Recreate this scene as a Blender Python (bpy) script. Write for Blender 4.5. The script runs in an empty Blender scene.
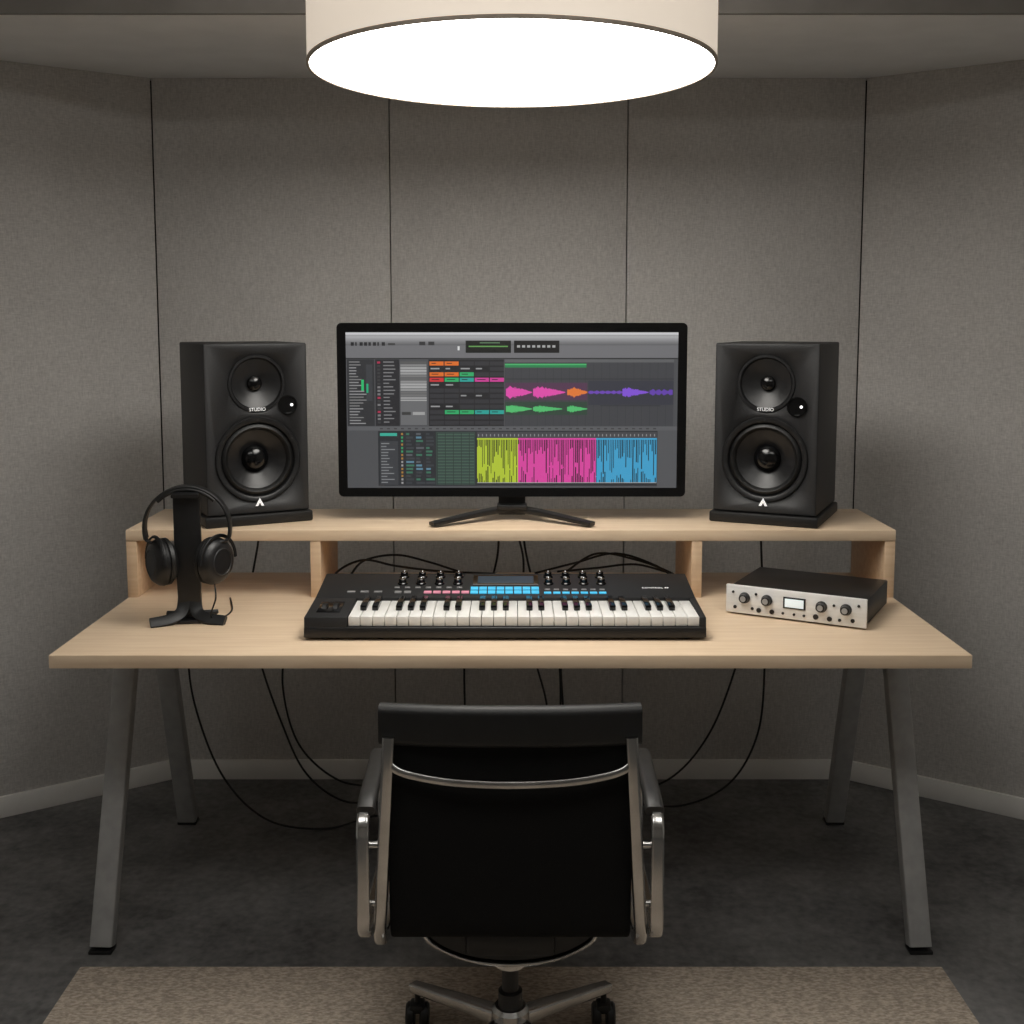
import bpy, bmesh, math, random
from mathutils import Vector, Matrix
random.seed(7)
S = bpy.context.scene
COL = S.collection
S.view_settings.view_transform = 'Standard'

def lin(c):
    out = []
    for v in c[:3]:
        v = v / 255.0
        out.append(v / 12.92 if v <= 0.04045 else ((v + 0.055) / 1.055) ** 2.4)
    return (out[0], out[1], out[2], 1.0)

# ---------------------------------------------------------------- materials
def mat_new(name):
    m = bpy.data.materials.new(name)
    m.use_nodes = True
    nt = m.node_tree
    b = nt.nodes['Principled BSDF']
    return m, nt, b

def noise_mat(name, c1, c2, scale=50, rough=0.5, metal=0.0, bump=0.0, bscale=None, stretch=(1, 1, 1), detail=6, spec=0.5,
              bdist=0.001, coat=0.0, lo=0.35, hi=0.65):
    m, nt, b = mat_new(name)
    N, L = nt.nodes, nt.links
    tc = N.new('ShaderNodeTexCoord')
    mp = N.new('ShaderNodeMapping')
    mp.inputs['Scale'].default_value = stretch
    L.new(tc.outputs['Object'], mp.inputs['Vector'])
    nz = N.new('ShaderNodeTexNoise')
    nz.inputs['Scale'].default_value = scale
    nz.inputs['Detail'].default_value = detail
    L.new(mp.outputs[0], nz.inputs['Vector'])
    cr = N.new('ShaderNodeValToRGB')
    cr.color_ramp.elements[0].position = lo
    cr.color_ramp.elements[1].position = hi
    cr.color_ramp.elements[0].color = lin(c1)
    cr.color_ramp.elements[1].color = lin(c2)
    L.new(nz.outputs['Fac'], cr.inputs['Fac'])
    L.new(cr.outputs['Color'], b.inputs['Base Color'])
    b.inputs['Roughness'].default_value = rough
    b.inputs['Metallic'].default_value = metal
    b.inputs['Specular IOR Level'].default_value = spec
    b.inputs['Coat Weight'].default_value = coat
    if bump > 0:
        nb = N.new('ShaderNodeTexNoise')
        nb.inputs['Scale'].default_value = bscale or scale * 2
        nb.inputs['Detail'].default_value = 3
        L.new(mp.outputs[0], nb.inputs['Vector'])
        bp = N.new('ShaderNodeBump')
        bp.inputs['Strength'].default_value = bump
        bp.inputs['Distance'].default_value = bdist
        L.new(nb.outputs['Fac'], bp.inputs['Height'])
        L.new(bp.outputs[0], b.inputs['Normal'])
    return m

def emis_mat(name, c, strength, base=(10, 10, 10)):
    m, nt, b = mat_new(name)
    b.inputs['Base Color'].default_value = lin(base)
    b.inputs['Emission Color'].default_value = lin(c)
    b.inputs['Emission Strength'].default_value = strength
    return m

def fabric_mat(name, c1, c2, sc=1.0):
    """woven acoustic felt: fine horizontal + vertical threads and soft blotches"""
    m, nt, b = mat_new(name)
    N, L = nt.nodes, nt.links
    tc = N.new('ShaderNodeTexCoord')
    def nz(scale, st, detail=3):
        mp = N.new('ShaderNodeMapping'); mp.inputs['Scale'].default_value = st
        L.new(tc.outputs['Object'], mp.inputs['Vector'])
        n = N.new('ShaderNodeTexNoise'); n.inputs['Scale'].default_value = scale; n.inputs['Detail'].default_value = detail
        L.new(mp.outputs[0], n.inputs['Vector'])
        return n
    a = nz(60 * sc, (1, 1, 5)); c = nz(60 * sc, (5, 5, 1)); d = nz(5, (1, 1, 1)); 
    add = N.new('ShaderNodeMath'); add.operation = 'ADD'
    L.new(a.outputs['Fac'], add.inputs[0]); L.new(c.outputs['Fac'], add.inputs[1])
    mul = N.new('ShaderNodeMath'); mul.operation = 'MULTIPLY'; mul.inputs[1].default_value = 0.43
    L.new(add.outputs[0], mul.inputs[0])
    ma = N.new('ShaderNodeMath'); ma.operation = 'MULTIPLY_ADD'; ma.inputs[1].default_value = 0.14
    L.new(d.outputs['Fac'], ma.inputs[0]); L.new(mul.outputs[0], ma.inputs[2])
    cr = N.new('ShaderNodeValToRGB')
    cr.color_ramp.elements[0].position = 0.34; cr.color_ramp.elements[1].position = 0.66
    cr.color_ramp.elements[0].color = lin(c1); cr.color_ramp.elements[1].color = lin(c2)
    L.new(ma.outputs[0], cr.inputs['Fac'])
    L.new(cr.outputs['Color'], b.inputs['Base Color'])
    b.inputs['Roughness'].default_value = 0.95
    b.inputs['Specular IOR Level'].default_value = 0.1
    bp = N.new('ShaderNodeBump'); bp.inputs['Strength'].default_value = 0.25; bp.inputs['Distance'].default_value = 0.001
    L.new(ma.outputs[0], bp.inputs['Height']); L.new(bp.outputs[0], b.inputs['Normal'])
    return m

M = {}
M['wall'] = fabric_mat('acoustic_fabric', (174, 171, 168), (208, 205, 201))
M['backing'] = noise_mat('dark_backing', (46, 44, 42), (54, 52, 50), 20, 0.9)
M['plaster'] = noise_mat('white_plaster', (234, 234, 233), (240, 240, 239), 8, 0.9, bump=0.1, bscale=60)
M['step_shade'] = noise_mat('taupe_step_shade', (124, 120, 116), (132, 128, 124), 8, 0.9)
M['base'] = noise_mat('baseboard_paint', (222, 220, 216), (230, 228, 224), 8, 0.6)
M['wood'] = noise_mat('maple', (218, 191, 160), (232, 208, 179), 14, 0.42, stretch=(0.35, 5, 5), detail=8, bump=0.03, lo=0.3, hi=0.7)
M['woodedge'] = noise_mat('maple_edge', (206, 174, 140), (222, 194, 162), 14, 0.5, stretch=(0.35, 5, 5), detail=8, lo=0.3, hi=0.7)
M['steel'] = noise_mat('painted_steel', (152, 152, 151), (164, 164, 163), 30, 0.45, metal=0.1)
M['black'] = noise_mat('black_plastic', (20, 20, 21), (26, 26, 27), 80, 0.42)
M['blackmatte'] = noise_mat('black_matte', (20, 20, 21), (26, 26, 27), 300, 0.6, bump=0.15, bscale=900, bdist=0.0004)
M['cab'] = noise_mat('speaker_cabinet', (34, 34, 35), (42, 42, 43), 300, 0.55, bump=0.2, bscale=900, bdist=0.0004)
M['rubber'] = noise_mat('rubber', (14, 14, 14), (20, 20, 20), 60, 0.5)
M['cone'] = noise_mat('cone', (20, 20, 21), (28, 28, 29), 90, 0.38)
M['gloss'] = noise_mat('gloss_black', (8, 8, 9), (11, 11, 12), 40, 0.16)
M['leather'] = noise_mat('black_leather', (14, 14, 14), (19, 19, 19), 40, 0.5, bump=0.25, bscale=350)
M['armpad'] = noise_mat('charcoal_armpad', (40, 40, 39), (48, 47, 46), 40, 0.45)
M['mesh'] = noise_mat('black_textile', (11, 11, 11), (18, 18, 18), 500, 0.85, bump=0.3, bscale=800, spec=0.2)
M['chrome'] = noise_mat('polished_aluminium', (184, 183, 181), (202, 201, 199), 15, 0.2, metal=1.0)
M['alu'] = noise_mat('brushed_aluminium', (226, 226, 224), (236, 236, 234), 60, 0.4, metal=0.1, stretch=(0.2, 3, 3))
M['white'] = noise_mat('ivory_key', (228, 227, 223), (236, 235, 231), 20, 0.3)
M['print'] = emis_mat('white_print', (235, 235, 235), 0.45, (235, 235, 235))
M['cyan'] = emis_mat('cyan_pad', (60, 175, 215), 0.6, (60, 160, 200))
M['pink'] = emis_mat('pink_pad', (205, 130, 150), 0.4, (190, 120, 140))
M['grey'] = noise_mat('grey_button', (120, 120, 120), (135, 135, 135), 40, 0.5)
M['lcd'] = emis_mat('lcd_blue', (45, 65, 80), 0.5, (20, 30, 40))
M['lcdw'] = emis_mat('lcd_white', (215, 225, 225), 0.6, (200, 210, 210))
M['led'] = emis_mat('led', (255, 255, 255), 1.2, (230, 230, 230))
M['cable'] = noise_mat('cable_jacket', (10, 10, 10), (14, 14, 14), 40, 0.5)
M['shade'] = emis_mat('lamp_shade_fabric', (255, 238, 218), 0.50, (225, 216, 204))
M['rim'] = noise_mat('shade_rim', (150, 138, 124), (164, 151, 136), 30, 0.5)
M['diff'] = emis_mat('lamp_diffuser', (255, 251, 244), 9.8, (250, 250, 245))
M['upfill'] = emis_mat('lamp_top_fill', (255, 251, 245), 3.5, (250, 250, 245))
M['fill_glow'] = emis_mat('fill_light_glow', (255, 253, 248), 4.4, (240, 240, 238))
M['paint'] = noise_mat('white_paint', (225, 224, 222), (230, 229, 227), 20, 0.5)

def floor_mat():
    m, nt, b = mat_new('polished_concrete')
    N, L = nt.nodes, nt.links
    tc = N.new('ShaderNodeTexCoord')
    n1 = N.new('ShaderNodeTexNoise'); n1.inputs['Scale'].default_value = 3.5; n1.inputs['Detail'].default_value = 12; n1.inputs['Roughness'].default_value = 0.7
    n2 = N.new('ShaderNodeTexNoise'); n2.inputs['Scale'].default_value = 45.0; n2.inputs['Detail'].default_value = 8
    L.new(tc.outputs['Object'], n1.inputs['Vector']); L.new(tc.outputs['Object'], n2.inputs['Vector'])
    ma = N.new('ShaderNodeMath'); ma.operation = 'MULTIPLY_ADD'; ma.inputs[1].default_value = 0.45
    L.new(n2.outputs['Fac'], ma.inputs[0]); L.new(n1.outputs['Fac'], ma.inputs[2])
    cr = N.new('ShaderNodeValToRGB')
    cr.color_ramp.elements[0].position = 0.55; cr.color_ramp.elements[1].position = 0.88
    cr.color_ramp.elements[0].color = lin((70, 70, 70)); cr.color_ramp.elements[1].color = lin((122, 121, 120))
    L.new(ma.outputs[0], cr.inputs['Fac']); L.new(cr.outputs[0], b.inputs['Base Color'])
    b.inputs['Roughness'].default_value = 0.5
    bp = N.new('ShaderNodeBump'); bp.inputs['Strength'].default_value = 0.5; bp.inputs['Distance'].default_value = 0.004
    L.new(ma.outputs[0], bp.inputs['Height']); L.new(bp.outputs[0], b.inputs['Normal'])
    return m
M['floor'] = floor_mat()
M['rug'] = noise_mat('woven_rug', (152, 140, 127), (198, 185, 170), 140, 0.95, bump=0.5, bscale=320, bdist=0.002, stretch=(0.7, 1.4, 1), spec=0.1, lo=0.36, hi=0.64)

# ---------------------------------------------------------------- helpers
def empty(name, loc=(0, 0, 0), rz=0.0):
    e = bpy.data.objects.new(name, None)
    e.empty_display_size = 0.05
    e.location = loc
    e.rotation_euler = (0, 0, rz)
    COL.objects.link(e)
    return e

def finish(name, bm, mat, parent=None, loc=(0, 0, 0), rot=(0, 0, 0), smooth=True, ang=35):
    me = bpy.data.meshes.new(name)
    bmesh.ops.recalc_face_normals(bm, faces=bm.faces[:])
    bm.to_mesh(me); bm.free()
    if smooth:
        me.shade_smooth()
        me.set_sharp_from_angle(angle=math.radians(ang))
    for mm in (mat if isinstance(mat, (list, tuple)) else [mat]):
        me.materials.append(mm)
    o = bpy.data.objects.new(name, me)
    o.location = loc; o.rotation_euler = rot
    COL.objects.link(o)
    if parent: o.parent = parent
    return o

def add_box(bm, size, c, bevel=0.0, rot=None, seg=2):
    r = bmesh.ops.create_cube(bm, size=1.0)
    vs = r['verts']
    mx = Matrix.Translation(Vector(c))
    if rot is not None: mx = mx @ rot
    mx = mx @ Matrix.Diagonal((size[0], size[1], size[2], 1))
    bmesh.ops.transform(bm, matrix=mx, verts=vs)
    if bevel > 0:
        es = list({e for v in vs for e in v.link_edges})
        bmesh.ops.bevel(bm, geom=es, offset=bevel, segments=seg, profile=0.5, affect='EDGES')

def box(name, size, c, mat, parent=None, bevel=0.002, rot=(0, 0, 0), seg=2):
    bm = bmesh.new()
    add_box(bm, size, (0, 0, 0), bevel, None, seg)
    return finish(name, bm, mat, parent, c, rot)

def boxes(name, lst, mat, parent=None, bevel=0.0):
    bm = bmesh.new()
    for s, c in lst: add_box(bm, s, c, bevel)
    return finish(name, bm, mat, parent)

AX = {'z': Matrix.Identity(4), '-y': Matrix.Rotation(math.radians(90), 4, 'X'), 'x': Matrix.Rotation(math.radians(90), 4, 'Y')}
def add_lathe(bm, prof, c=(0, 0, 0), axis='z', n=40):
    mx = Matrix.Translation(Vector(c)) @ (AX[axis] if isinstance(axis, str) else axis)
    rings = []
    for r, z in prof:
        if r < 1e-6:
            rings.append([bm.verts.new(mx @ Vector((0, 0, z)))])
        else:
            rings.append([bm.verts.new(mx @ Vector((r * math.cos(2 * math.pi * i / n), r * math.sin(2 * math.pi * i / n), z))) for i in range(n)])
    for a, b in zip(rings, rings[1:]):
        for i in range(n):
            j = (i + 1) % n
            if len(a) == 1 and len(b) == 1: continue
            if len(a) == 1: bm.faces.new((a[0], b[i], b[j]))
            elif len(b) == 1: bm.faces.new((a[i], a[j], b[0]))
            else: bm.faces.new((a[i], a[j], b[j], b[i]))

def lathe(name, prof, c, mat, parent=None, axis='z', n=40):
    bm = bmesh.new()
    add_lathe(bm, prof, (0, 0, 0), axis, n)
    return finish(name, bm, mat, parent, c)

def cylp(r, h, bev=0.001):
    return [(0, 0), (r - bev, 0), (r, bev), (r, h - bev), (r - bev, h), (0, h)]

def smooth_pts(pts, k=8, closed=False):
    P = [Vector(p) for p in pts]; n = len(P); out = []
    rng = range(n) if closed else range(n - 1)
    for i in rng:
        if closed: p0, p1, p2, p3 = P[(i - 1) % n], P[i], P[(i + 1) % n], P[(i + 2) % n]
        else: p0, p1, p2, p3 = P[max(i - 1, 0)], P[i], P[i + 1], P[min(i + 2, n - 1)]
        for s in range(k):
            t = s / k
            out.append(0.5 * ((2 * p1) + (p2 - p0) * t + (2 * p0 - 5 * p1 + 4 * p2 - p3) * t * t + (3 * p1 - p0 - 3 * p2 + p3) * t ** 3))
    if not closed: out.append(P[-1])
    return out

def add_sweep(bm, pts, sec, closed=False, hint=(1, 0, 0), scale=None):
    P = [Vector(p) for p in pts]; n = len(P); rings = []
    nrm = Vector(hint)
    for i in range(n):
        if closed: t = P[(i + 1) % n] - P[i - 1]
        else: t = P[min(i + 1, n - 1)] - P[max(i - 1, 0)]
        if t.length < 1e-9: t = Vector((0, 0, 1))
        t.normalize()
        nrm = nrm - t * nrm.dot(t)
        if nrm.length < 1e-6: nrm = t.orthogonal()
        nrm.normalize()
        bn = t.cross(nrm)
        s = scale(i / (n - 1)) if scale else 1.0
        rings.append([bm.verts.new(P[i] + nrm * a * s + bn * b * s) for a, b in sec])
    m = len(sec)
    for i in range(n if closed else n - 1):
        a, b = rings[i], rings[(i + 1) % n]
        for j in range(m):
            k = (j + 1) % m
            bm.faces.new((a[j], a[k], b[k], b[j]))
    if not closed:
        bm.faces.new(rings[0]); bm.faces.new(rings[-1])

def circ(r, n=10, ry=None):
    ry = ry or r
    return [(r * math.cos(2 * math.pi * i / n), ry * math.sin(2 * math.pi * i / n)) for i in range(n)]
def rrect(w, h, r, n=3):
    out = []
    for cx, cy, a0 in ((w / 2 - r, h / 2 - r, 0), (-w / 2 + r, h / 2 - r, 90), (-w / 2 + r, -h / 2 + r, 180), (w / 2 - r, -h / 2 + r, 270)):
        for i in range(n + 1):
            a = math.radians(a0 + 90 * i / n)
            out.append((cx + r * math.cos(a), cy + r * math.sin(a)))
    return out

def sweep(name, pts, sec, mat, parent=None, closed=False, hint=(1, 0, 0), k=8, scale=None):
    bm = bmesh.new()
    add_sweep(bm, smooth_pts(pts, k, closed) if k else pts, sec, closed, hint, scale)
    return finish(name, bm, mat, parent)

def prism(name, poly, x0, x1, mat, parent=None, bevel=0.0):
    """poly in (y,z) extruded along x"""
    bm = bmesh.new()
    a = [bm.verts.new((x0, y, z)) for y, z in poly]; b = [bm.verts.new((x1, y, z)) for y, z in poly]
    n = len(poly)
    bm.faces.new(a); bm.faces.new(b[::-1])
    for i in range(n): bm.faces.new((a[i], b[i], b[(i + 1) % n], a[(i + 1) % n]))
    if bevel: bmesh.ops.bevel(bm, geom=bm.edges[:], offset=bevel, segments=2, profile=0.5, affect='EDGES')
    return finish(name, bm, mat, parent)

def cut(obj, cutters):
    for c in cutters:
        md = obj.modifiers.new('b', 'BOOLEAN'); md.operation = 'DIFFERENCE'; md.object = c; md.solver = 'EXACT'
    bpy.context.view_layer.update()
    dg = bpy.context.evaluated_depsgraph_get()
    me = bpy.data.meshes.new_from_object(obj.evaluated_get(dg))
    obj.modifiers.clear()
    obj.data = me
    for c in cutters: bpy.data.objects.remove(c)

def text(name, s, size, loc, mat, parent, rot=(math.pi / 2, 0, 0), ext=0.0002):
    cu = bpy.data.curves.new(name, 'FONT')
    cu.body = s; cu.size = size; cu.extrude = ext; cu.align_x = 'CENTER'; cu.align_y = 'CENTER'
    cu.materials.append(mat)
    o = bpy.data.objects.new(name, cu)
    o.location = loc; o.rotation_euler = rot
    COL.objects.link(o); o.parent = parent
    return o

# ---------------------------------------------------------------- room
ZS = 2.119      # soffit underside / panel top
ZC = 2.46       # raised ceiling
YB = 3.448
XL, XR = -1.055, 1.035
bx = [XL, -0.36, 0.34, XR]
g = 0.0016
bm = bmesh.new()
for a, b in zip(bx, bx[1:]):
    add_box(bm, (b - a - 2 * g, 0.03, ZS), ((a + b) / 2, YB + 0.015, ZS / 2), 0.0016)
wb = finish('wall_back', bm, M['wall'])
boxes('backing_board', [((2.5, 0.04, ZC), ((XL + XR) / 2, YB + 0.053, ZC / 2))], M['backing'], wb)

def angled(side, P0, sgn):
    d = Vector((sgn * 0.825, -0.565, 0)); d.normalize()
    n = Vector((d.y * -sgn, d.x * sgn, 0))   # outward
    if n.y < 0: n = -n
    ang = math.atan2(d.y, d.x)
    R = Matrix.Rotation(ang, 4, 'Z')
    bm = bmesh.new()
    L0 = 0.0
    for L1 in (0.75, 1.42):
        c = Vector(P0) + d * ((L0 + L1) / 2) + n * 0.015
        add_box(bm, (L1 - L0 - 2 * g, 0.03, ZS), (c.x, c.y, ZS / 2), 0.0016, R)
        L0 = L1
    w = finish('wall_' + side + '_angled', bm, M['wall'])
    bm = bmesh.new()
    c = Vector(P0) + d * 0.72 + n * 0.053
    add_box(bm, (1.55, 0.04, ZC), (c.x, c.y, ZC / 2), 0, R)
    finish('backing_board_' + side, bm, M['backing'], w)
    bm = bmesh.new()
    c = Vector(P0) + d * 0.71 - n * 0.006
    add_box(bm, (1.42, 0.012, 0.062), (c.x, c.y, 0.031), 0.002, R)
    finish('baseboard_' + side + '_angled', bm, M['base'])
    e = Vector(P0) + d * 1.42
    return e
eL = angled('left', (XL, YB, 0), -1)
eR = angled('right', (XR, YB, 0), 1)
box('baseboard_back', (XR - XL, 0.012, 0.062), ((XL + XR) / 2, YB - 0.006, 0.031), M['base'], None, 0.002)
YR = -1.6
for side, e, s in (('left', eL, -1), ('right', eR, 1)):
    box('wall_' + side, (0.05, e.y - YR + 0.03, ZC), (e.x + s * 0.025, (e.y + YR) / 2, ZC / 2), M['wall'], None, 0)
    box('baseboard_' + side, (0.012, e.y - YR, 0.062), (e.x - s * 0.006, (e.y + YR) / 2, 0.031), M['base'], None, 0.002)
box('wall_rear', (eR.x - eL.x + 0.1, 0.05, ZC), ((eL.x + eR.x) / 2, YR - 0.025, ZC / 2), M['wall'], None, 0)
box('floor', (5.2, 5.4, 0.05), (0, 1.0, -0.025), M['floor'], None, 0)
cei = boxes('ceiling', [((5.2, 5.4, 0.05), (0, 1.0, ZC + 0.025)), ((5.0, 0.85, ZC - ZS), (0, 2.75 + 0.425, (ZC + ZS) / 2))], M['plaster'])
# added board on the ceiling step; its dark taupe holds the shade there
box('step_shade_board_1', (4.45, 0.012, ZC - ZS - 0.001), (0, 2.744, (ZC + ZS) / 2), M['step_shade'], None, 0)
# rug
bm = bmesh.new()
add_box(bm, (1.886, 1.7, 0.010), (-0.002, 2.384 - 0.85, 0.0052), 0.003)
finish('area_rug', bm, M['rug'])

# added fill panels overhead, out of view, to brighten walls and desk
for x in (-0.8, 0.8):
    cl = empty('fill_light', (x, 0.85, ZC))
    boxes('frame', [((1.24, 0.03, 0.03), (0, 0.30, -0.015)), ((1.24, 0.03, 0.03), (0, -0.30, -0.015)),
                    ((0.03, 0.57, 0.03), (0.605, 0, -0.015)), ((0.03, 0.57, 0.03), (-0.605, 0, -0.015))], M['paint'], cl)
    box('fill_panel', (1.18, 0.57, 0.006), (0, 0, -0.018), M['fill_glow'], cl, 0)

# ---------------------------------------------------------------- pendant lamp
lamp = empty('pendant_lamp', (0.0, 2.24, 1.887))
r = 0.383
lathe('shade', [(r, 0.006), (r, 0.27), (r - 0.004, 0.27), (r - 0.004, 0.006), (r, 0.006)], (0, 0, 0), M['shade'], lamp, n=96)
lathe('shade_rim', [(r - 0.004, 0.0), (r + 0.0012, 0.0), (r + 0.0012, 0.006), (r - 0.004, 0.006), (r - 0.004, 0.0)], (0, 0, 0), M['rim'], lamp, n=96)
lathe('diffuser', [(0, 0.002), (r - 0.004, 0.002), (r - 0.004, 0.005), (0, 0.005)], (0, 0, 0), M['diff'], lamp, n=96)
lathe('top_fill_disc', [(0, 0.25), (r - 0.006, 0.25), (r - 0.006, 0.254), (0, 0.254)], (0, 0, 0), M['upfill'], lamp, n=96)  # unseen glowing disc, added for bounce fill off the ceiling
lathe('rod', cylp(0.008, ZC - 1.887 - 0.254), (0, 0, 0.254), M['black'], lamp, n=16)
lathe('canopy', cylp(0.06, 0.025, 0.004), (0, 0, ZC - 1.887 - 0.025), M['black'], lamp, n=32)

# ---------------------------------------------------------------- desk
desk = empty('studio_desk', (-0.003, 0, 0))
HW = 0.925
box('desktop', (2 * HW, 0.76, 0.028), (0, 2.243 + 0.38, 0.736), M['wood'], desk, 0.0025)
ZR = 0.9156
box('riser_top', (2 * HW, 0.312, 0.027), (0, 2.722 + 0.156, ZR - 0.0135), M['wood'], desk, 0.002)
hz = ZR - 0.027 - 0.75
for nm, x in (('riser_side_1', -HW + 0.0125), ('riser_side_2', HW - 0.0125), ('riser_divider_1', -0.470), ('riser_divider_2', 0.448)):
    box(nm, (0.025, 0.27, hz), (x, 2.724 + 0.135, 0.75 + hz / 2), M['woodedge'], desk, 0.0012)
for sx in (-1, 1):
    tag = '1' if sx < 0 else '2'
    sweep('leg_front_' + tag, [(sx * 0.900, 2.665, 0.718), (sx * 0.922, 2.466, 0.012)], rrect(0.05, 0.034, 0.004), M['steel'], desk, k=0)
    sweep('leg_rear_' + tag, [(sx * 0.900, 2.87, 0.718), (sx * 0.915, 3.13, 0.012)], rrect(0.05, 0.034, 0.004), M['steel'], desk, k=0)
    box('leg_foot_front_' + tag, (0.052, 0.038, 0.008), (sx * 0.922, 2.464, 0.004), M['black'], desk, 0.002)
    box('leg_foot_rear_' + tag, (0.052, 0.038, 0.008), (sx * 0.915, 3.132, 0.004), M['black'], desk, 0.002)
    box('leg_plate_' + tag, (0.06, 0.42, 0.01), (sx * 0.9, 2.765, 0.717), M['steel'], desk, 0.002)
box('stretcher', (1.76, 0.03, 0.05), (0, 2.80, 0.695), M['steel'], desk, 0.003)

# ---------------------------------------------------------------- computer monitor
mon = empty('computer_monitor', (0.0, 2.86, ZR))
MZ = 1.1935 - ZR
W, H = 0.866, 0.433
bm = bmesh.new()
prof = rrect(W, H, 0.012, 4)
for yy, sc in ((0.0, 1.0),):
    f = [bm.verts.new((x, -0.012, MZ + z)) for x, z in prof]
    b = [bm.verts.new((x, 0.016, MZ + z)) for x, z in prof]
    c = [bm.verts.new((x * 0.8, 0.045, MZ + z * 0.7)) for x, z in prof]
    n = len(prof)
    for A, B in ((f, b), (b, c)):
        for i in range(n): bm.faces.new((A[i], A[(i + 1) % n], B[(i + 1) % n], B[i]))
    bm.faces.new(f); bm.faces.new(c)
finish('bezel', bm, M['gloss'], mon)
# display graphics: one flat mesh with per-face colours
def px2(x, y): return ((x - 512) * W / 348.0, -(y - 409.5) * H / 173.0)
ui = []
def R(x0, y0, x1, y1, c, lay=1): ui.append(([(x0, y0), (x1, y0), (x1, y1), (x0, y1)], c, lay))
def P(pts, c, lay=1): ui.append((pts, c, lay))
R(347, 332, 677, 487, (78, 79, 82), 0)
for i in range(9):   # toolbar gradient
    v = 205 - i * 13
    R(347, 332.5 + i * 1.4, 677, 334 + i * 1.4, (v, v, v + 2), 1)
R(347, 345, 677, 357.5, (112, 112, 115), 1)
R(347, 357.5, 677, 358.6, (40, 40, 42), 2)
R(347, 335.5, 677, 336, (90, 90, 92), 2)
for i, w in enumerate((4, 2, 4, 4, 3, 4, 2, 4)): R(352 + i * 4.4, 342, 352 + i * 4.4 + w * .8, 345.5, (35, 35, 38), 3)
R(389, 343, 396, 345, (60, 60, 60), 3); R(420, 341.5, 426, 345, (50, 50, 52), 3); R(429, 341.5, 435, 345, (50, 50, 52), 3)
R(466, 340.5, 511, 352.5, (14, 18, 15), 3); R(514, 340.5, 559, 352.5, (14, 14, 16), 3)
R(469, 345.5, 508, 346.8, (96, 150, 80), 4); R(480, 342, 500, 343.2, (90, 120, 90), 4)
for i in range(8): R(517 + i * 5, 345, 520.0 + i * 5, 347.3, (170, 170, 170), 4)
R(458, 346, 460, 350, (220, 220, 220), 4)
# browser
R(348, 359, 375, 425, (48, 49, 52), 2)
for i in range(22):
    w = random.uniform(6, 20)
    R(350, 361 + i * 2.9, 350 + w, 362.0 + i * 2.9, random.choice([(130, 130, 130), (96, 96, 98), (150, 150, 152)]), 3)
R(362, 379, 364.5, 390, (40, 190, 110), 4); R(367, 364, 373, 400, (60, 62, 66), 4)
R(367, 383, 369, 392, (40, 170, 120), 5)
R(376, 359, 400, 425, (40, 40, 44), 2)
for i in range(18):
    R(378, 361 + i * 3.5, 381, 363 + i * 3.5, random.choice([(170, 50, 80), (60, 60, 62), (120, 120, 122), (60, 60, 62)]), 3)
    R(384, 361 + i * 3.5, 384 + random.uniform(5, 14), 362.1 + i * 3.5, (125, 125, 127), 3)
for i in range(22):
    v = int(90 + 80 * abs(math.sin(i * 0.55)))
    R(401, 361 + i * 2.7, 427, 363.2 + i * 2.7, (v, v, v), 3)
R(401, 400, 427, 424, (105, 106, 108), 4)
R(402, 411, 411, 414, (60, 60, 60), 5); R(413, 411, 425, 414, (160, 160, 160), 5)
# clip grid
R(429, 359, 504, 425, (34, 34, 37), 2)
cc = {'o': (222, 110, 40), 'r': (204, 50, 56), 'g': (50, 170, 105), 'p': (205, 66, 150), 'd': (52, 52, 56), 'c': (46, 160, 150), 'w': (150, 150, 152)}
rows = ['ooddd', 'wwwwd', 'oogdd', 'rgcpp', 'wwddd', 'ddddd', 'ddwwd', 'ddddd', 'wwddd', 'dggcc', 'ddddd', 'ddddd']
for j, rr in enumerate(rows):
    for i, ch in enumerate(rr):
        x0 = 430 + i * 15; y0 = 361 + j * 5.35
        if ch == 'w':
            R(x0 + 1, y0 + 1, x0 + random.uniform(5, 12), y0 + 2.4, cc['w'], 3)
        else:
            R(x0, y0, x0 + 14, y0 + 4.0, cc[ch], 3)
            if ch != 'd': R(x0 + 2, y0 + 1.4, x0 + random.uniform(6, 11), y0 + 2.2, (30, 30, 34), 4)
# arrangement
R(505, 359, 673, 425, (66, 67, 71), 2)
R(505, 359, 673, 362, (95, 96, 98), 3)
for i in range(21): R(505 + i * 8, 362, 505.4 + i * 8, 425, (54, 55, 58), 3)
R(505, 363, 586, 367, (44, 130, 80), 4); R(505, 363.4, 586, 364.6, (80, 180, 110), 5)
R(505, 382, 587, 399, (84, 56, 80), 3.5); R(588, 380, 673, 404, (56, 57, 66), 3.5)
R(505, 401, 587, 414, (50, 70, 58), 3.5); R(505, 378, 673, 378.6, (40, 40, 42), 4)
def blob(x0, x1, yc, h, c, env, lay=5):
    n = int((x1 - x0) * 1.4)
    for i in range(n):
        t = (i + .5) / n
        a = h * env(t) * random.uniform(0.62, 1.0) + 0.35
        xx = x0 + (x1 - x0) * i / n
        R(xx, yc - a, xx + (x1 - x0) / n * 1.02, yc + a, c, lay)
dec = lambda t: (0.55 + 0.45 * t / .2 if t < .2 else 1.0) * max(0, (1 - t)) ** 0.9
blob(506, 532, 391.5, 8, (226, 78, 172), dec); blob(533, 565, 391.5, 7.5, (226, 78, 172), dec)
blob(567, 587, 391.5, 5, (226, 122, 56), lambda t: 1 - abs(2 * t - .7) * .7)
blob(588, 622, 391.5, 1.6, (110, 72, 180), lambda t: 0.2 + .8 * abs(math.sin(t * 19)))
blob(622, 648, 391.5, 6.0, (130, 84, 212), dec); blob(649, 672, 391.5, 3.0, (100, 66, 170), lambda t: 0.3 + .7 * abs(math.sin(t * 12)))
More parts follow.
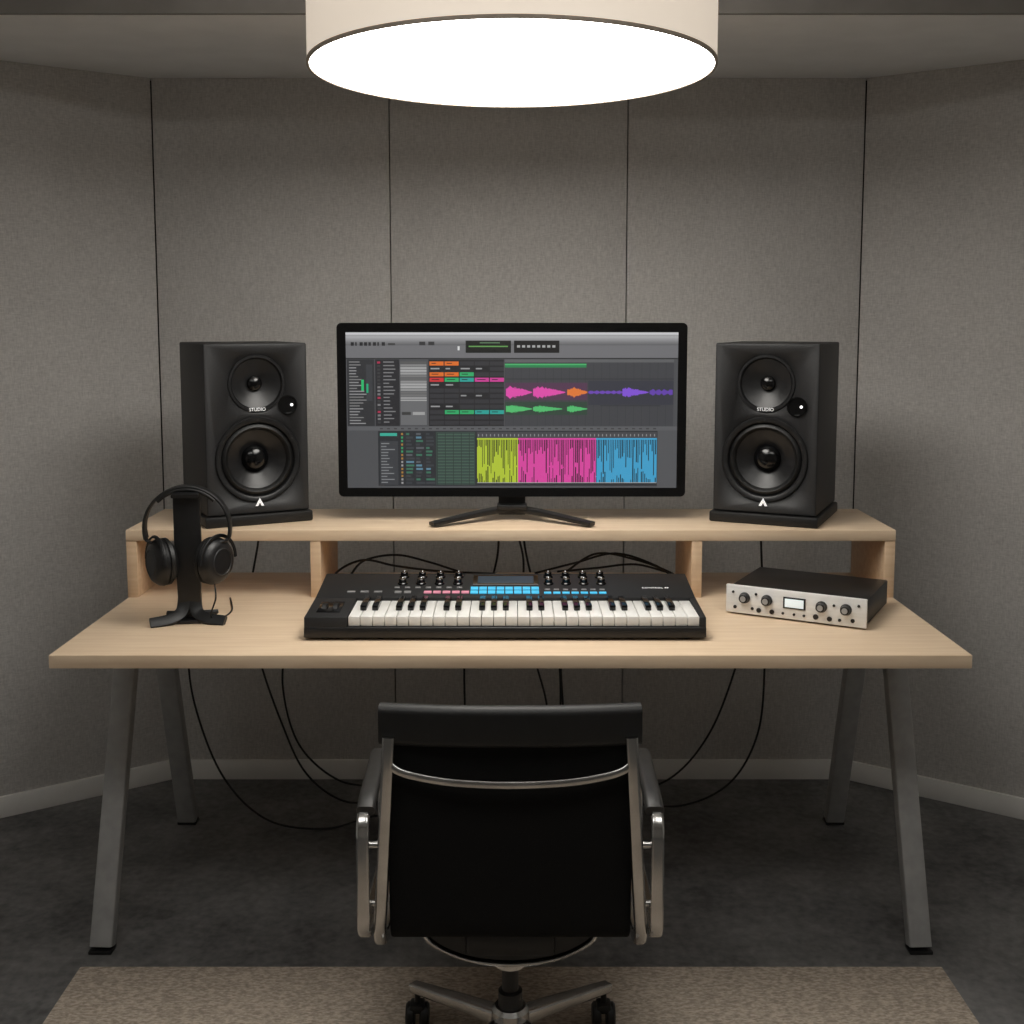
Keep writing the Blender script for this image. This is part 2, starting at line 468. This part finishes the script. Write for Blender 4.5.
blob(506, 532, 408, 5.0, (84, 190, 112), dec); blob(533, 562, 408, 4, (84, 190, 112), dec)
blob(567, 587, 408, 4, (84, 190, 112), dec)
R(600, 404.5, 660, 405.2, (46, 47, 50), 4)
# lower editor
R(348, 425.5, 677, 429.5, (92, 93, 96), 2)
for i in range(40): R(380 + i * 7, 427, 383 + i * 7, 428.3, (60, 60, 62), 3)
R(378, 430, 657.5, 485, (44, 46, 50), 2)
R(657.5, 429.5, 677, 487, (84, 85, 88), 2)
R(380, 432, 397, 435, (60, 170, 150), 3); R(380, 440, 398, 484, (60, 62, 66), 3)
for i in range(14): R(381, 442 + i * 3, 381 + random.uniform(5, 15), 443.0 + i * 3, (130, 132, 135), 4)
for j in range(15):
    R(401, 432 + j * 3.5, 403, 434 + j * 3.5, random.choice([(60, 150, 100), (150, 150, 150), (160, 120, 60)]), 3)
    for i in range(3):
        R(406 + i * 10, 432 + j * 3.5, 406 + i * 10 + random.uniform(3, 9), 434 + j * 3.5, random.choice([(62, 110, 90), (86, 90, 95), (92, 130, 150), (60, 64, 68), (60, 64, 68)]), 3)
R(436, 431, 475, 484, (56, 72, 66), 3)
for j in range(17): R(437, 433 + j * 3, 474, 433.6 + j * 3, (80, 108, 94), 4)
for i in range(5): R(437 + i * 8, 432, 437.6 + i * 8, 484, (40, 50, 46), 5)
R(477, 431, 657, 437, (70, 70, 74), 3)
for i in range(45): R(478 + i * 4, 433, 479 + i * 4, 435.4, (140, 140, 142), 4)
for x0, x1, c, bg in ((477, 518, (178, 198, 56), (92, 104, 34)), (518, 596, (218, 72, 160), (120, 40, 92)), (596, 657, (66, 160, 204), (30, 88, 116))):
    R(x0, 437, x1, 482, c, 3)
    n = int((x1 - x0) / 1.7)
    dk = tuple(int(v * .22 + 18) for v in c)
    for i in range(n):
        xx = x0 + i * (x1 - x0) / n
        w = random.uniform(.6, 1.2)
        a = random.uniform(6, 22) if random.random() > .4 else random.uniform(22, 42)
        R(xx, 437.5, xx + w, 437.5 + a * .9, dk, 4)
        if random.random() > .3:
            a2 = random.uniform(2, 16); R(xx, 481.5 - a2, xx + w, 481.5, dk, 4)
    R(x0, 437.5, x1, 438.7, c, 5)
R(477, 481.5, 657, 482.2, (160, 160, 160), 4)
me = bpy.data.meshes.new('display_graphics')
vs, fs, cols = [], [], []
for pts, c, lay in ui:
    b0 = len(vs)
    for x, y in pts:
        u, v = px2(x, y)
        vs.append((u, -0.0122 - lay * 0.00008, MZ + v))
    fs.append(tuple(range(b0, b0 + len(pts)))); cols.append((lin(c), len(pts)))
me.from_pydata(vs, [], fs)
ca = me.color_attributes.new('Col', 'FLOAT_COLOR', 'CORNER')
k = 0
for c, n in cols:
    for _ in range(n):
        ca.data[k].color = c; k += 1
m, nt, b = mat_new('display_emission')
at = nt.nodes.new('ShaderNodeAttribute'); at.attribute_name = 'Col'
b.inputs['Base Color'].default_value = (0.01, 0.01, 0.01, 1)
b.inputs['Roughness'].default_value = 0.35
nt.links.new(at.outputs['Color'], b.inputs['Emission Color'])
b.inputs['Emission Strength'].default_value = 0.9
me.materials.append(m)
o = bpy.data.objects.new('display', me); COL.objects.link(o); o.parent = mon
# stand
prism('stand_neck', [(0.010, 0.012), (0.034, 0.012), (0.050, 0.16), (0.040, 0.16)], -0.034, 0.034, M['black'], mon, 0.002)
box('stand_collar', (0.075, 0.05, 0.012), (0, 0.012, 0.034), M['black'], mon, 0.003)
for s in (-1, 1):
    bm = bmesh.new()
    add_sweep(bm, smooth_pts([(s * 0.005, 0.03, 0.026), (s * 0.08, -0.02, 0.021), (s * 0.195, -0.105, 0.0085)], 6), rrect(0.015, 0.036, 0.003, 2), False, (0, 0, 1), lambda t: 1.0 - 0.35 * t)
    finish('stand_leg_' + ('1' if s < 0 else '2'), bm, M['black'], mon)

# ---------------------------------------------------------------- speakers
def speaker(loc, rz):
    e = empty('studio_speaker', loc, rz)
    w, d, h = 0.254, 0.272, 0.417
    z0 = 0.028
    box('isolation_base', (w + 0.014, d + 0.012, 0.026), (0, -0.003, 0.0135), M['rubber'], e, 0.004)
    bm = bmesh.new(); add_box(bm, (w, d, h), (0, 0, z0 + h / 2), 0.004, None, 3)
    cab = finish('cabinet', bm, M['cab'])
    yf = -d / 2
    cs = []
    for rr, zz in ((0.100, 0.161), (0.066, 0.347)):
        bm = bmesh.new(); add_lathe(bm, [(0, -0.04), (rr, -0.04), (rr, 0.02), (0, 0.02)], (0, yf, zz), '-y', 48)
        cs.append(finish('c', bm, M['cab'], smooth=False))
    cut(cab, cs); cab.parent = e
    # woofer (profile z = outward)
    lathe('woofer_frame', [(0.089, -0.006), (0.092, 0.002), (0.096, 0.0045), (0.103, 0.0045), (0.106, 0.0), (0.1, -0.004)], (0, yf, 0.161), M['black'], e, '-y', 64)
    lathe('woofer_surround', [(0.072, -0.010), (0.075, -0.003), (0.080, 0.001), (0.085, -0.001), (0.089, -0.006), (0.092, -0.010)], (0, yf, 0.161), M['rubber'], e, '-y', 64)
    lathe('woofer_cone', [(0.0735, -0.009), (0.055, -0.018), (0.033, -0.032)], (0, yf, 0.161), M['cone'], e, '-y', 64)
    lathe('woofer_dust_cap', [(0.034, -0.031), (0.03, -0.022), (0.021, -0.015), (0.010, -0.0115), (0, -0.0105)], (0, yf, 0.161), M['gloss'], e, '-y', 48)
    lathe('tweeter_waveguide', [(0.071, 0.0), (0.069, 0.003), (0.064, 0.003), (0.060, -0.003), (0.042, -0.010), (0.022, -0.020), (0.0, -0.021)], (0, yf, 0.347), M['cone'], e, '-y', 64)
    lathe('tweeter_dome', [(0.019, -0.020), (0.017, -0.012), (0.011, -0.007), (0, -0.005)], (0, yf, 0.347), M['gloss'], e, '-y', 40)
    for i in range(6):
        a = math.radians(60 * i + 30)
        lathe('screw_%d' % (i + 1), cylp(0.0028, 0.0012, 0.0003), (0.0975 * math.cos(a), yf - 0.004, 0.161 + 0.0975 * math.sin(a)), M['cab'], e, '-y', 10)
    lathe('control_ring', [(0.0205, 0.0), (0.024, 0.0), (0.024, 0.004), (0.0205, 0.004), (0.0195, 0.001), (0, 0.001)], (0.076, yf, 0.293), M['gloss'], e, '-y', 32)
    lathe('control_led', cylp(0.0035, 0.003, 0.0005), (0.086, yf - 0.001, 0.293), M['led'], e, '-y', 16)
    text('brand_label', 'STUDIO', 0.0115, (0.0, yf - 0.0034, 0.284), M['print'], e, ext=0.0003)
    # triangular badge
    bm = bmesh.new()
    for tri in ([(-0.011, -0.009), (0.0, 0.011), (0.003, 0.005), (-0.004, -0.009)], [(0.011, -0.009), (0.004, -0.009), (0.0, 0.000), (0.0, 0.011)]):
        bm.faces.new([bm.verts.new((x, yf - 0.0062, 0.056 + z)) for x, z in tri])
    finish('badge', bm, M['print'], e, smooth=False)
    return e
speaker((-0.685, 2.920, ZR), math.radians(27.5))
speaker((0.676, 2.920, ZR), math.radians(-25))

# ---------------------------------------------------------------- midi keyboard
kb = empty('midi_keyboard', (-0.0145, 2.345, 0.75))
box('base', (0.84, 0.315, 0.022), (0, 0.1575, 0.017), M['black'], kb, 0.004)
prism('front_lip', [(0, 0.008), (0.006, 0.008), (0.006, 0.030), (0.001, 0.028)], -0.42, 0.42, M['black'], kb, 0.0008)
prism('left_cheek', [(0.0, 0.008), (0.20, 0.008), (0.20, 0.058), (0.150, 0.056), (0.004, 0.050)], -0.42, -0.330, M['blackmatte'], kb, 0.002)
prism('right_cheek', [(0.0, 0.008), (0.20, 0.008), (0.20, 0.058), (0.150, 0.056), (0.004, 0.050)], 0.4075, 0.42, M['blackmatte'], kb, 0.002)
prism('control_panel', [(0.146, 0.01), (0.315, 0.01), (0.315, 0.073), (0.300, 0.076), (0.146, 0.057)], -0.42, 0.42, M['blackmatte'], kb, 0.002)
for i, (x, y) in enumerate(((-.38, .03), (.38, .03), (-.38, .28), (.38, .28))):
    lathe('foot_%d' % (i + 1), cylp(0.012, 0.008), (x, y, 0), M['rubber'], kb, n=16)
bm = bmesh.new()
kx0, kw = -0.3285, 0.7355 / 29
for i in range(29):
    add_box(bm, (kw - 0.0014, 0.138, 0.020), (kx0 + kw * (i + .5), 0.0765, 0.040), 0.0012)
finish('white_keys', bm, M['white'], kb)
bm = bmesh.new()
for i in range(28):
    if i % 7 in (0, 1, 3, 4, 5):
        x = kx0 + kw * (i + 1)
        add_box(bm, (0.0130, 0.088, 0.012), (x, 0.102, 0.0555), 0.0018)
finish('black_keys', bm, M['gloss'], kb)
sl = math.atan2(0.019, 0.154)
def pz(y): return 0.057 + (y - 0.146) * 0.019 / 0.154
def pbtn(bm, x, y, w, d, h=0.003): add_box(bm, (w, d, h), (x, y, pz(y) + h / 2 - 0.0003), 0.0006, Matrix.Rotation(sl, 4, 'X'), 1)
for nm, mt, lst in (
    ('pads_cyan', 'cyan', [(-0.070 + i * 0.0195, y, 0.017, 0.016) for i in range(8) for y in (0.176, 0.200)] + [(0.094 + i * 0.0205, 0.172, 0.016, 0.009) for i in range(7)]),
    ('pads_pink', 'pink', [(-0.195 + i * 0.021, 0.176, 0.017, 0.012) for i in range(6) if i > 0]),
    ('pads_grey', 'grey', [(-0.24 + i * 0.021, 0.176, 0.015, 0.012) for i in range(2)] + [(-0.345 + i * 0.03, 0.178, 0.018, 0.009) for i in range(3)] + [(-0.245 + i * 0.0235, 0.205, 0.012, 0.006) for i in range(7)] + [(0.094 + i * 0.0205, 0.192, 0.012, 0.006) for i in range(7)]),
):
    bm = bmesh.new()
    for x, y, w, d in lst: pbtn(bm, x, y, w, d)
    finish(nm, bm, M[mt], kb)
bm = bmesh.new(); pbtn(bm, 0.0, 0.256, 0.150, 0.062, 0.002); finish('lcd_surround', bm, M['gloss'], kb)
bm = bmesh.new(); pbtn(bm, 0.0, 0.256, 0.128, 0.044, 0.003); finish('lcd', bm, M['lcd'], kb)
bm = bmesh.new(); bm2 = bmesh.new()
Rk = Matrix.Rotation(sl, 4, 'X')
for x, y in [(-0.235 + i * 0.042, yy) for i in range(4) for yy in (0.233, 0.277)] + [(0.098 + i * 0.040, yy) for i in range(4) for yy in (0.233, 0.277)]:
    add_lathe(bm, [(0.0115, 0), (0.0115, 0.003), (0.009, 0.005), (0.0082, 0.012), (0.007, 0.013), (0, 0.013)], (x, y, pz(y)), Rk, 20)
    add_box(bm2, (0.0015, 0.007, 0.001), (x, y + 0.003, pz(y) + 0.0135), 0, Rk)
finish('knobs', bm, M['gloss'], kb); finish('knob_marks', bm2, M['print'], kb)
box('pitch_wheel_slot', (0.05, 0.075, 0.002), (-0.375, 0.075, 0.0535), M['gloss'], kb, 0.0005, rot=(0.04, 0, 0))
for i, x in enumerate((-0.387, -0.363)):
    lathe('wheel_%d' % (i + 1), [(0, -0.006), (0.02, -0.006), (0.022, -0.004), (0.022, 0.004), (0.02, 0.006), (0, 0.006)], (x, 0.075, 0.040), M['rubber'], kb, 'x', 28)
text('panel_label', 'CONTROL 49', 0.010, (0.338, 0.205, pz(0.205) + 0.0006), M['print'], kb, rot=(sl, 0, 0))

# ---------------------------------------------------------------- audio interface
ai = empty('audio_interface', (0.684, 2.605, 0.75), math.radians(-28.8))
box('chassis', (0.306, 0.240, 0.056), (0, 0.007, 0.034), M['black'], ai, 0.003)
box('faceplate', (0.314, 0.008, 0.064), (0, -0.115, 0.036), M['alu'], ai, 0.002)
for i, (x, y) in enumerate(((-.12, -.09), (.12, -.09), (-.12, .09), (.12, .09))):
    lathe('foot_%d' % (i + 1), cylp(0.010, 0.007), (x, y, 0), M['rubber'], ai, n=16)
yf = -0.119
for i, x in enumerate((-0.113, -0.062, 0.060, 0.113)):
    lathe('knob_%d' % (i + 1), [(0.0125, 0), (0.0125, 0.003), (0.011, 0.005), (0.010, 0.014), (0.0085, 0.0155), (0, 0.0155)], (x, yf, 0.041), M['black'], ai, '-y', 28)
    lathe('knob_cap_%d' % (i + 1), cylp(0.0065, 0.0006, 0.0002), (x, yf - 0.0155, 0.041), M['steel'], ai, '-y', 20)
bm = bmesh.new()
for x, z, rr in ((-0.135, 0.018, .004), (-0.095, 0.018, .0035), (-0.080, 0.016, .0055), (-0.05, 0.016, .0055), (-0.025, 0.016, .003), (0.0, 0.016, .003), (0.022, 0.016, .003), (0.048, 0.017, .006), (0.078, 0.016, .0055), (0.1, .016, .0035), (0.128, 0.018, .0045), (0.087, 0.047, .003), (-0.087, 0.052, .003), (-0.14, 0.052, .003), (0.14, 0.052, .003)):
    add_lathe(bm, cylp(rr, 0.0025, 0.0004), (x, yf, z), '-y', 18)
finish('jacks_and_buttons', bm, M['black'], ai)
box('lcd_frame', (0.050, 0.003, 0.026), (0.0, yf - 0.0008, 0.041), M['black'], ai, 0.0008)
box('lcd', (0.042, 0.003, 0.019), (0.0, yf - 0.0015, 0.041), M['lcdw'], ai, 0.0005)

# ---------------------------------------------------------------- headphone stand + headphones
hs = empty('headphone_stand', (-0.715, 2.497, 0.75), math.radians(8))
bm = bmesh.new()
add_sweep(bm, smooth_pts([(0, 0.012, 0.006), (0, 0.010, 0.03), (0, 0.008, 0.09), (0, 0.006, 0.18), (0, 0.004, 0.286)], 6), rrect(0.058, 0.018, 0.004), False, (1, 0, 0),
          lambda t: 0.80 + 0.20 * min(1, max(0, (t - .25) * 2)))
finish('column', bm, M['black'], hs)
for s in (-1, 1):
    t = '1' if s < 0 else '2'
    bm = bmesh.new()
    add_sweep(bm, smooth_pts([(s * 0.010, 0.014, 0.060), (s * 0.016, 0.000, 0.024), (s * 0.040, -0.018, 0.011), (s * 0.080, -0.032, 0.0075)], 6), rrect(0.014, 0.030, 0.003, 2), False, (0, -0.7, 0.7), lambda q: 1 - .2 * q)
    finish('foot_front_' + t, bm, M['black'], hs)
    bm = bmesh.new()
    add_sweep(bm, smooth_pts([(s * 0.004, 0.012, 0.03), (s * 0.015, 0.03, 0.012), (s * 0.05, 0.055, 0.0055)], 6), rrect(0.010, 0.026, 0.003, 2), False, (0, 0.5, 0.8))
    finish('foot_back_' + t, bm, M['black'], hs)
box('foot_pad', (0.055, 0.05, 0.008), (0, 0.005, 0.0045), M['black'], hs, 0.002)
sweep('cradle', [(0, -0.028, 0.286), (0, 0.006, 0.291), (0, 0.036, 0.286)], rrect(0.058, 0.008, 0.003), M['black'], hs, hint=(1, 0, 0))

hp = empty('headphones', (-0.715, 2.500, 0.75), math.radians(6))
zc, rb = 0.212, 0.092
arc = [(rb * math.cos(a), 0, zc + rb * math.sin(a)) for a in [math.radians(v) for v in range(-14, 195, 8)]]
sweep('headband', arc, rrect(0.032, 0.006, 0.0025), M['rubber'], hp, k=2, hint=(0, 1, 0))
arc2 = [((rb - .006) * math.cos(a), 0, zc + (rb - .006) * math.sin(a)) for a in [math.radians(v) for v in range(45, 136, 6)]]
sweep('headband_pad', arc2, rrect(0.034, 0.009, 0.004), M['leather'], hp, k=2, hint=(0, 1, 0))
for s in (-1, 1):
    t = '1' if s < 0 else '2'
    sweep('yoke_' + t, [(s * rb, 0, zc + 0.005), (s * (rb - .001), 0, zc - 0.020), (s * (rb - .010), -0.004, zc - 0.030), (s * (rb - .028), -0.010, zc - 0.034)], rrect(0.018, 0.006, 0.002), M['black'], hp, hint=(0, 1, 0))
    # ear cup assembly swivelled so its outer face looks forward and outward
    tilt = (Matrix.Translation((s * 0.052, -0.004, 0.138)) @ Matrix.Rotation(math.radians(-32 * s), 4, 'Z'))
    rot = tilt @ Matrix.Rotation(math.radians(90 * s), 4, 'Y')
    rr = 0.053
    bm = bmesh.new()
    fork = [tilt @ Vector((s * 0.018, (rr + .004) * math.cos(a), (rr + .004) * math.sin(a))) for a in [math.radians(v) for v in range(0, 181, 12)]]
    add_sweep(bm, fork, rrect(0.008, 0.004, 0.0015), False, (0.2, 0.3, 1))
    finish('fork_' + t, bm, M['black'], hp)
    bm = bmesh.new()
    add_lathe(bm, [(0, 0.030), (0.020, 0.030), (0.034, 0.029), (0.044, 0.024), (0.051, 0.014), (rr, 0.006), (0.050, 0.002), (0, 0.002)], (0, 0, 0), rot, 40)
    finish('ear_cup_' + t, bm, M['black'], hp)
    bm = bmesh.new()
    add_lathe(bm, [(0.018, 0.004), (0.020, -0.010), (0.028, -0.018), (0.042, -0.016), (0.052, -0.007), (0.052, 0.001), (0.044, 0.004), (0.018, 0.004)], (0, 0, 0), rot, 40)
    finish('ear_pad_' + t, bm, M['leather'], hp)
    bm = bmesh.new()
    add_lathe(bm, [(0.0275, 0.0290), (0.029, 0.0310), (0.0305, 0.0290)], (0, 0, 0), rot, 40)
    finish('cup_ring_' + t, bm, M['cab'], hp)
sweep('lead', [(0.058, -0.02, 0.092), (0.062, -0.035, 0.06), (0.050, -0.03, 0.02), (0.065, 0.01, 0.004), (0.08, 0.08, 0.0035), (0.06, 0.2, 0.0035)], circ(0.0018, 8), M['cable'], hp)

# ---------------------------------------------------------------- office chair
CY = 1.985
ch = empty('office_chair', (-0.003, CY, 0))
def Y(v): return v - CY
# sling (back + seat)
sp = smooth_pts([(0, Y(1.846), 0.745), (0, Y(1.853), 0.66), (0, Y(1.864), 0.54), (0, Y(1.872), 0.45), (0, Y(1.878), 0.385), (0, Y(1.896), 0.360), (0, Y(1.95), 0.358), (0, Y(2.12), 0.385), (0, Y(2.30), 0.405), (0, Y(2.35), 0.395)], 8)
bm = bmesh.new(); add_sweep(bm, sp, rrect(0.412, 0.014, 0.005), False, (1, 0, 0)); finish('sling_seat', bm, M['mesh'], ch)
# rolled head band
bm = bmesh.new()
add_sweep(bm, smooth_pts([(-0.216, Y(1.850), 0.751), (-0.11, Y(1.838), 0.751), (0, Y(1.835), 0.751), (0.11, Y(1.838), 0.751), (0.216, Y(1.850), 0.751)], 6), rrect(0.070, 0.030, 0.014, 5), False, (0, 0, 1))
finish('head_roll', bm, M['leather'], ch, ang=60)
# front seat roll
bm = bmesh.new()
add_sweep(bm, [(-0.205, Y(2.36), 0.392), (0.205, Y(2.36), 0.392)], circ(0.02, 14), False, (0, 0, 1))
finish('seat_front_roll', bm, M['leather'], ch)
for s in (-1, 1):
    t = '1' if s < 0 else '2'
    pts = [(s * 0.200, Y(1.836), 0.735), (s * 0.203, Y(1.838), 0.68), (s * 0.211, Y(1.850), 0.56), (s * 0.218, Y(1.860), 0.45), (s * 0.223, Y(1.872), 0.38), (s * 0.223, Y(1.910), 0.348), (s * 0.220, Y(2.0), 0.355), (s * 0.217, Y(2.15), 0.376), (s * 0.214, Y(2.35), 0.396)]
    sweep('side_rib_' + t, pts, rrect(0.021, 0.026, 0.006), M['chrome'], ch, hint=(1, 0, 0))
    # arm loop: closed rounded rectangle, x const
    y0, y1, z0, z1, rr = Y(1.842), Y(2.150), 0.372, 0.594, 0.040
    lp = []
    for cy, cz, a0 in ((y1 - rr, z1 - rr, 0), (y0 + rr, z1 - rr, 90), (y0 + rr, z0 + rr, 180), (y1 - rr, z0 + rr, 270)):
        for i in range(7):
            a = math.radians(a0 + 15 * i); lp.append((s * 0.247, cy + rr * math.cos(a), cz + rr * math.sin(a)))
    bm = bmesh.new(); add_sweep(bm, lp, rrect(0.022, 0.013, 0.005), True, (1, 0, 0)); finish('arm_loop_' + t, bm, M['chrome'], ch)
    sweep('arm_pad_' + t, [(s * 0.243, Y(1.858), 0.596), (s * 0.243, Y(1.90), 0.606), (s * 0.245, Y(2.0), 0.606), (s * 0.249, Y(2.09), 0.600), (s * 0.250, Y(2.13), 0.592)], rrect(0.032, 0.018, 0.008), M['armpad'], ch, hint=(1, 0, 0))
    for i, (yy, zz) in enumerate(((1.852, 0.54), (1.864, 0.43), (2.08, 0.372))):
        lathe('arm_bolt_%s_%d' % (t, i + 1), [(0, -0.016), (0.006, -0.016), (0.006, 0.016), (0, 0.016)], (s * 0.232, Y(yy), zz), M['chrome'], ch, 'x', 16)
# back spreader bar
sweep('back_spreader', [(-0.203, Y(1.832), 0.692), (-0.185, Y(1.829), 0.678), (-0.15, Y(1.827), 0.668), (-0.09, Y(1.826), 0.659), (0, Y(1.826), 0.655), (0.09, Y(1.826), 0.659), (0.15, Y(1.827), 0.668), (0.185, Y(1.829), 0.678), (0.203, Y(1.832), 0.692)], rrect(0.014, 0.010, 0.004), M['chrome'], ch, hint=(0, 0, 1))
# under-seat spider
for i, yy in enumerate((1.965, 2.16)):
    sweep('seat_yoke_%d' % (i + 1), [(-0.160, Y(yy), 0.335), (-0.14, Y(yy), 0.305), (-0.08, Y(yy), 0.276), (0, Y(yy), 0.266), (0.08, Y(yy), 0.276), (0.14, Y(yy), 0.305), (0.160, Y(yy), 0.335)], rrect(0.007, 0.026, 0.003), M['chrome'], ch, hint=(0, 0, 1))
    bm = bmesh.new()
    prf = smooth_pts([(-0.158, 0, 0.345), (-0.138, 0, 0.310), (-0.08, 0, 0.282), (0, 0, 0.272), (0.08, 0, 0.282), (0.138, 0, 0.310), (0.158, 0, 0.345)], 5)
    fa = [bm.verts.new((p.x, Y(yy) - 0.006, p.z)) for p in prf]; fb = [bm.verts.new((p.x, Y(yy) + 0.012, p.z)) for p in prf]
    bm.faces.new(fa); bm.faces.new(fb[::-1])
    for q in range(len(prf)): bm.faces.new((fa[q], fb[q], fb[(q + 1) % len(prf)], fa[(q + 1) % len(prf)]))
    finish('seat_yoke_web_%d' % (i + 1), bm, M['black'], ch)
box('tilt_mechanism', (0.16, 0.24, 0.045), (0, Y(2.060), 0.310), M['black'], ch, 0.008)
lathe('column_collar', cylp(0.030, 0.018, 0.003), (0, 0, 0.250), M['chrome'], ch, n=32)
lathe('gas_lift', [(0, 0.12), (0.022, 0.12), (0.022, 0.20), (0.015, 0.203), (0.015, 0.29), (0, 0.29)], (0, 0, 0), M['black'], ch, n=32)
lathe('hub', [(0, 0.095), (0.034, 0.095), (0.036, 0.105), (0.034, 0.165), (0.028, 0.172), (0, 0.172)], (0, 0, 0), M['chrome'], ch, n=32)
for i in range(4):
    a = math.radians(45 + 90 * i)
    ca_, sa = math.cos(a), math.sin(a)
    R_ = 0.275
    bm = bmesh.new()
    add_sweep(bm, smooth_pts([(0.02 * ca_, 0.02 * sa, 0.140), (0.14 * ca_, 0.14 * sa, 0.116), (R_ * ca_, R_ * sa, 0.088)], 6), rrect(0.028, 0.036, 0.007), False, (0, 0, 1), lambda q: 1.0 - 0.35 * q)
    finish('base_leg_%d' % (i + 1), bm, M['chrome'], ch)
    cx, cy = (R_ - 0.012) * ca_, (R_ - 0.012) * sa
    lathe('caster_stem_%d' % (i + 1), cylp(0.006, 0.04), (cx, cy, 0.050), M['black'], ch, n=12)
    bm = bmesh.new()
    for o_ in (-0.014, 0.014):
        rot = Matrix.Rotation(math.radians(90), 4, 'Y')
        add_lathe(bm, [(0, -0.009), (0.020, -0.009), (0.024, -0.005), (0.024, 0.005), (0.020, 0.009), (0, 0.009)], (cx + o_, cy, 0.0345), rot, 28)
    add_box(bm, (0.030, 0.034, 0.018), (cx, cy, 0.052), 0.005)
    finish('caster_%d' % (i + 1), bm, M['rubber'], ch)

# ---------------------------------------------------------------- cables + power strip
ps = empty('power_strip', (0.0, 3.20, 0.0))
box('strip_body', (0.36, 0.055, 0.035), (0, 0, 0.0175), M['black'], ps, 0.005)
bm = bmesh.new()
for i in range(6): add_lathe(bm, cylp(0.018, 0.002, 0.0005), (-0.14 + i * 0.056, 0, 0.035), 'z', 20)
finish('sockets', bm, M['rubber'], ps)
cb = empty('audio_cables')
def cable(i, pts, r=0.003): sweep('cable_%d' % i, pts, circ(r, 8), M['cable'], cb, hint=(0.1, 0.9, 0.2), k=10)
cables = [
    [(-0.86, 3.012, 0.735), (-0.865, 3.03, 0.68), (-0.885, 3.06, 0.54), (-0.875, 3.08, 0.36), (-0.80, 3.07, 0.16), (-0.68, 3.07, 0.035), (-0.52, 3.08, 0.005), (-0.38, 3.12, 0.025), (-0.17, 3.20, 0.02)],
    [(-0.685, 3.09, 1.00), (-0.685, 3.07, 0.84), (-0.71, 3.05, 0.66), (-0.69, 3.06, 0.50), (-0.64, 3.10, 0.30), (-0.58, 3.12, 0.15), (-0.48, 3.14, 0.06), (-0.36, 3.18, 0.04), (-0.17, 3.21, 0.02)],
    [(-0.49, 3.012, 0.735), (-0.54, 3.04, 0.66), (-0.61, 3.06, 0.54), (-0.635, 3.10, 0.40), (-0.60, 3.13, 0.23), (-0.50, 3.15, 0.12), (-0.38, 3.18, 0.08), (-0.17, 3.195, 0.03)],
    [(-0.10, 3.012, 0.735), (-0.10, 3.04, 0.66), (-0.13, 3.07, 0.52), (-0.12, 3.12, 0.2), (-0.06, 3.19, 0.036)],
    [(0.01, 3.012, 0.735), (0.01, 3.04, 0.66), (0.06, 3.07, 0.50), (0.10, 3.10, 0.3), (0.05, 3.19, 0.036)],
    [(0.09, 3.012, 0.735), (0.09, 3.04, 0.66), (0.13, 3.07, 0.48), (0.13, 3.12, 0.2), (0.10, 3.19, 0.036)],
    [(0.125, 3.012, 0.735), (0.125, 3.04, 0.66), (0.135, 3.08, 0.45), (0.15, 3.12, 0.2), (0.14, 3.19, 0.036)],
    [(0.63, 3.012, 0.735), (0.64, 3.04, 0.64), (0.61, 3.06, 0.47), (0.55, 3.09, 0.28), (0.46, 3.13, 0.14), (0.34, 3.17, 0.07), (0.17, 3.20, 0.03)],
    [(0.68, 3.09, 1.00), (0.675, 3.075, 0.84), (0.68, 3.05, 0.66), (0.69, 3.06, 0.48), (0.68, 3.08, 0.28), (0.61, 3.10, 0.13), (0.48, 3.13, 0.05), (0.32, 3.17, 0.04), (0.17, 3.21, 0.02)],
    [(-0.45, 2.80, 0.756), (-0.44, 2.86, 0.785), (-0.38, 2.90, 0.805), (-0.30, 2.90, 0.79), (-0.20, 2.93, 0.770), (-0.08, 2.96, 0.757), (-0.02, 3.03, 0.74)],
    [(-0.42, 2.95, 0.757), (-0.38, 2.92, 0.80), (-0.30, 2.93, 0.812), (-0.22, 2.95, 0.79), (-0.12, 2.92, 0.765), (-0.02, 2.84, 0.755)],
    [(0.10, 2.82, 0.755), (0.14, 2.88, 0.78), (0.22, 2.92, 0.818), (0.32, 2.90, 0.805), (0.40, 2.87, 0.78), (0.42, 2.85, 0.762), (0.34, 2.80, 0.757), (0.24, 2.82, 0.757)],
    [(0.06, 2.96, 0.757), (0.16, 2.93, 0.79), (0.27, 2.95, 0.812), (0.37, 2.93, 0.785), (0.42, 2.89, 0.757)],
    [(0.12, 2.98, 0.757), (0.22, 2.92, 0.78), (0.32, 2.94, 0.785), (0.41, 2.97, 0.757)],
    [(0.02, 2.99, 1.00), (0.01, 3.06, 0.93), (0.015, 3.06, 0.85), (0.03, 3.05, 0.78), (0.03, 3.04, 0.70)],
    [(-0.03, 2.99, 1.00), (-0.03, 3.055, 0.93), (-0.035, 3.06, 0.85), (-0.04, 3.05, 0.78), (-0.06, 3.04, 0.70)],
    [(0.03, 2.99, 1.00), (0.03, 3.055, 0.93), (0.03, 3.06, 0.85), (0.04, 3.05, 0.78), (0.06, 3.04, 0.70)],
]
for i, c in enumerate(cables): cable(i + 1, c)

# ---------------------------------------------------------------- camera
cam = bpy.data.cameras.new('camera')
co = bpy.data.objects.new('camera', cam); COL.objects.link(co)
co.location = (0, 0, 1.417)
co.rotation_euler = (math.radians(90 - 5.96), 0, 0)
cam.sensor_width = 36; cam.lens = 36 * 1150 / 1024
cam.shift_y = -72 / 1024
cam.clip_start = 0.05
S.camera = co
w = bpy.data.worlds.new('world'); S.world = w; w.use_nodes = True
w.node_tree.nodes['Background'].inputs['Color'].default_value = (0.02, 0.02, 0.02, 1)
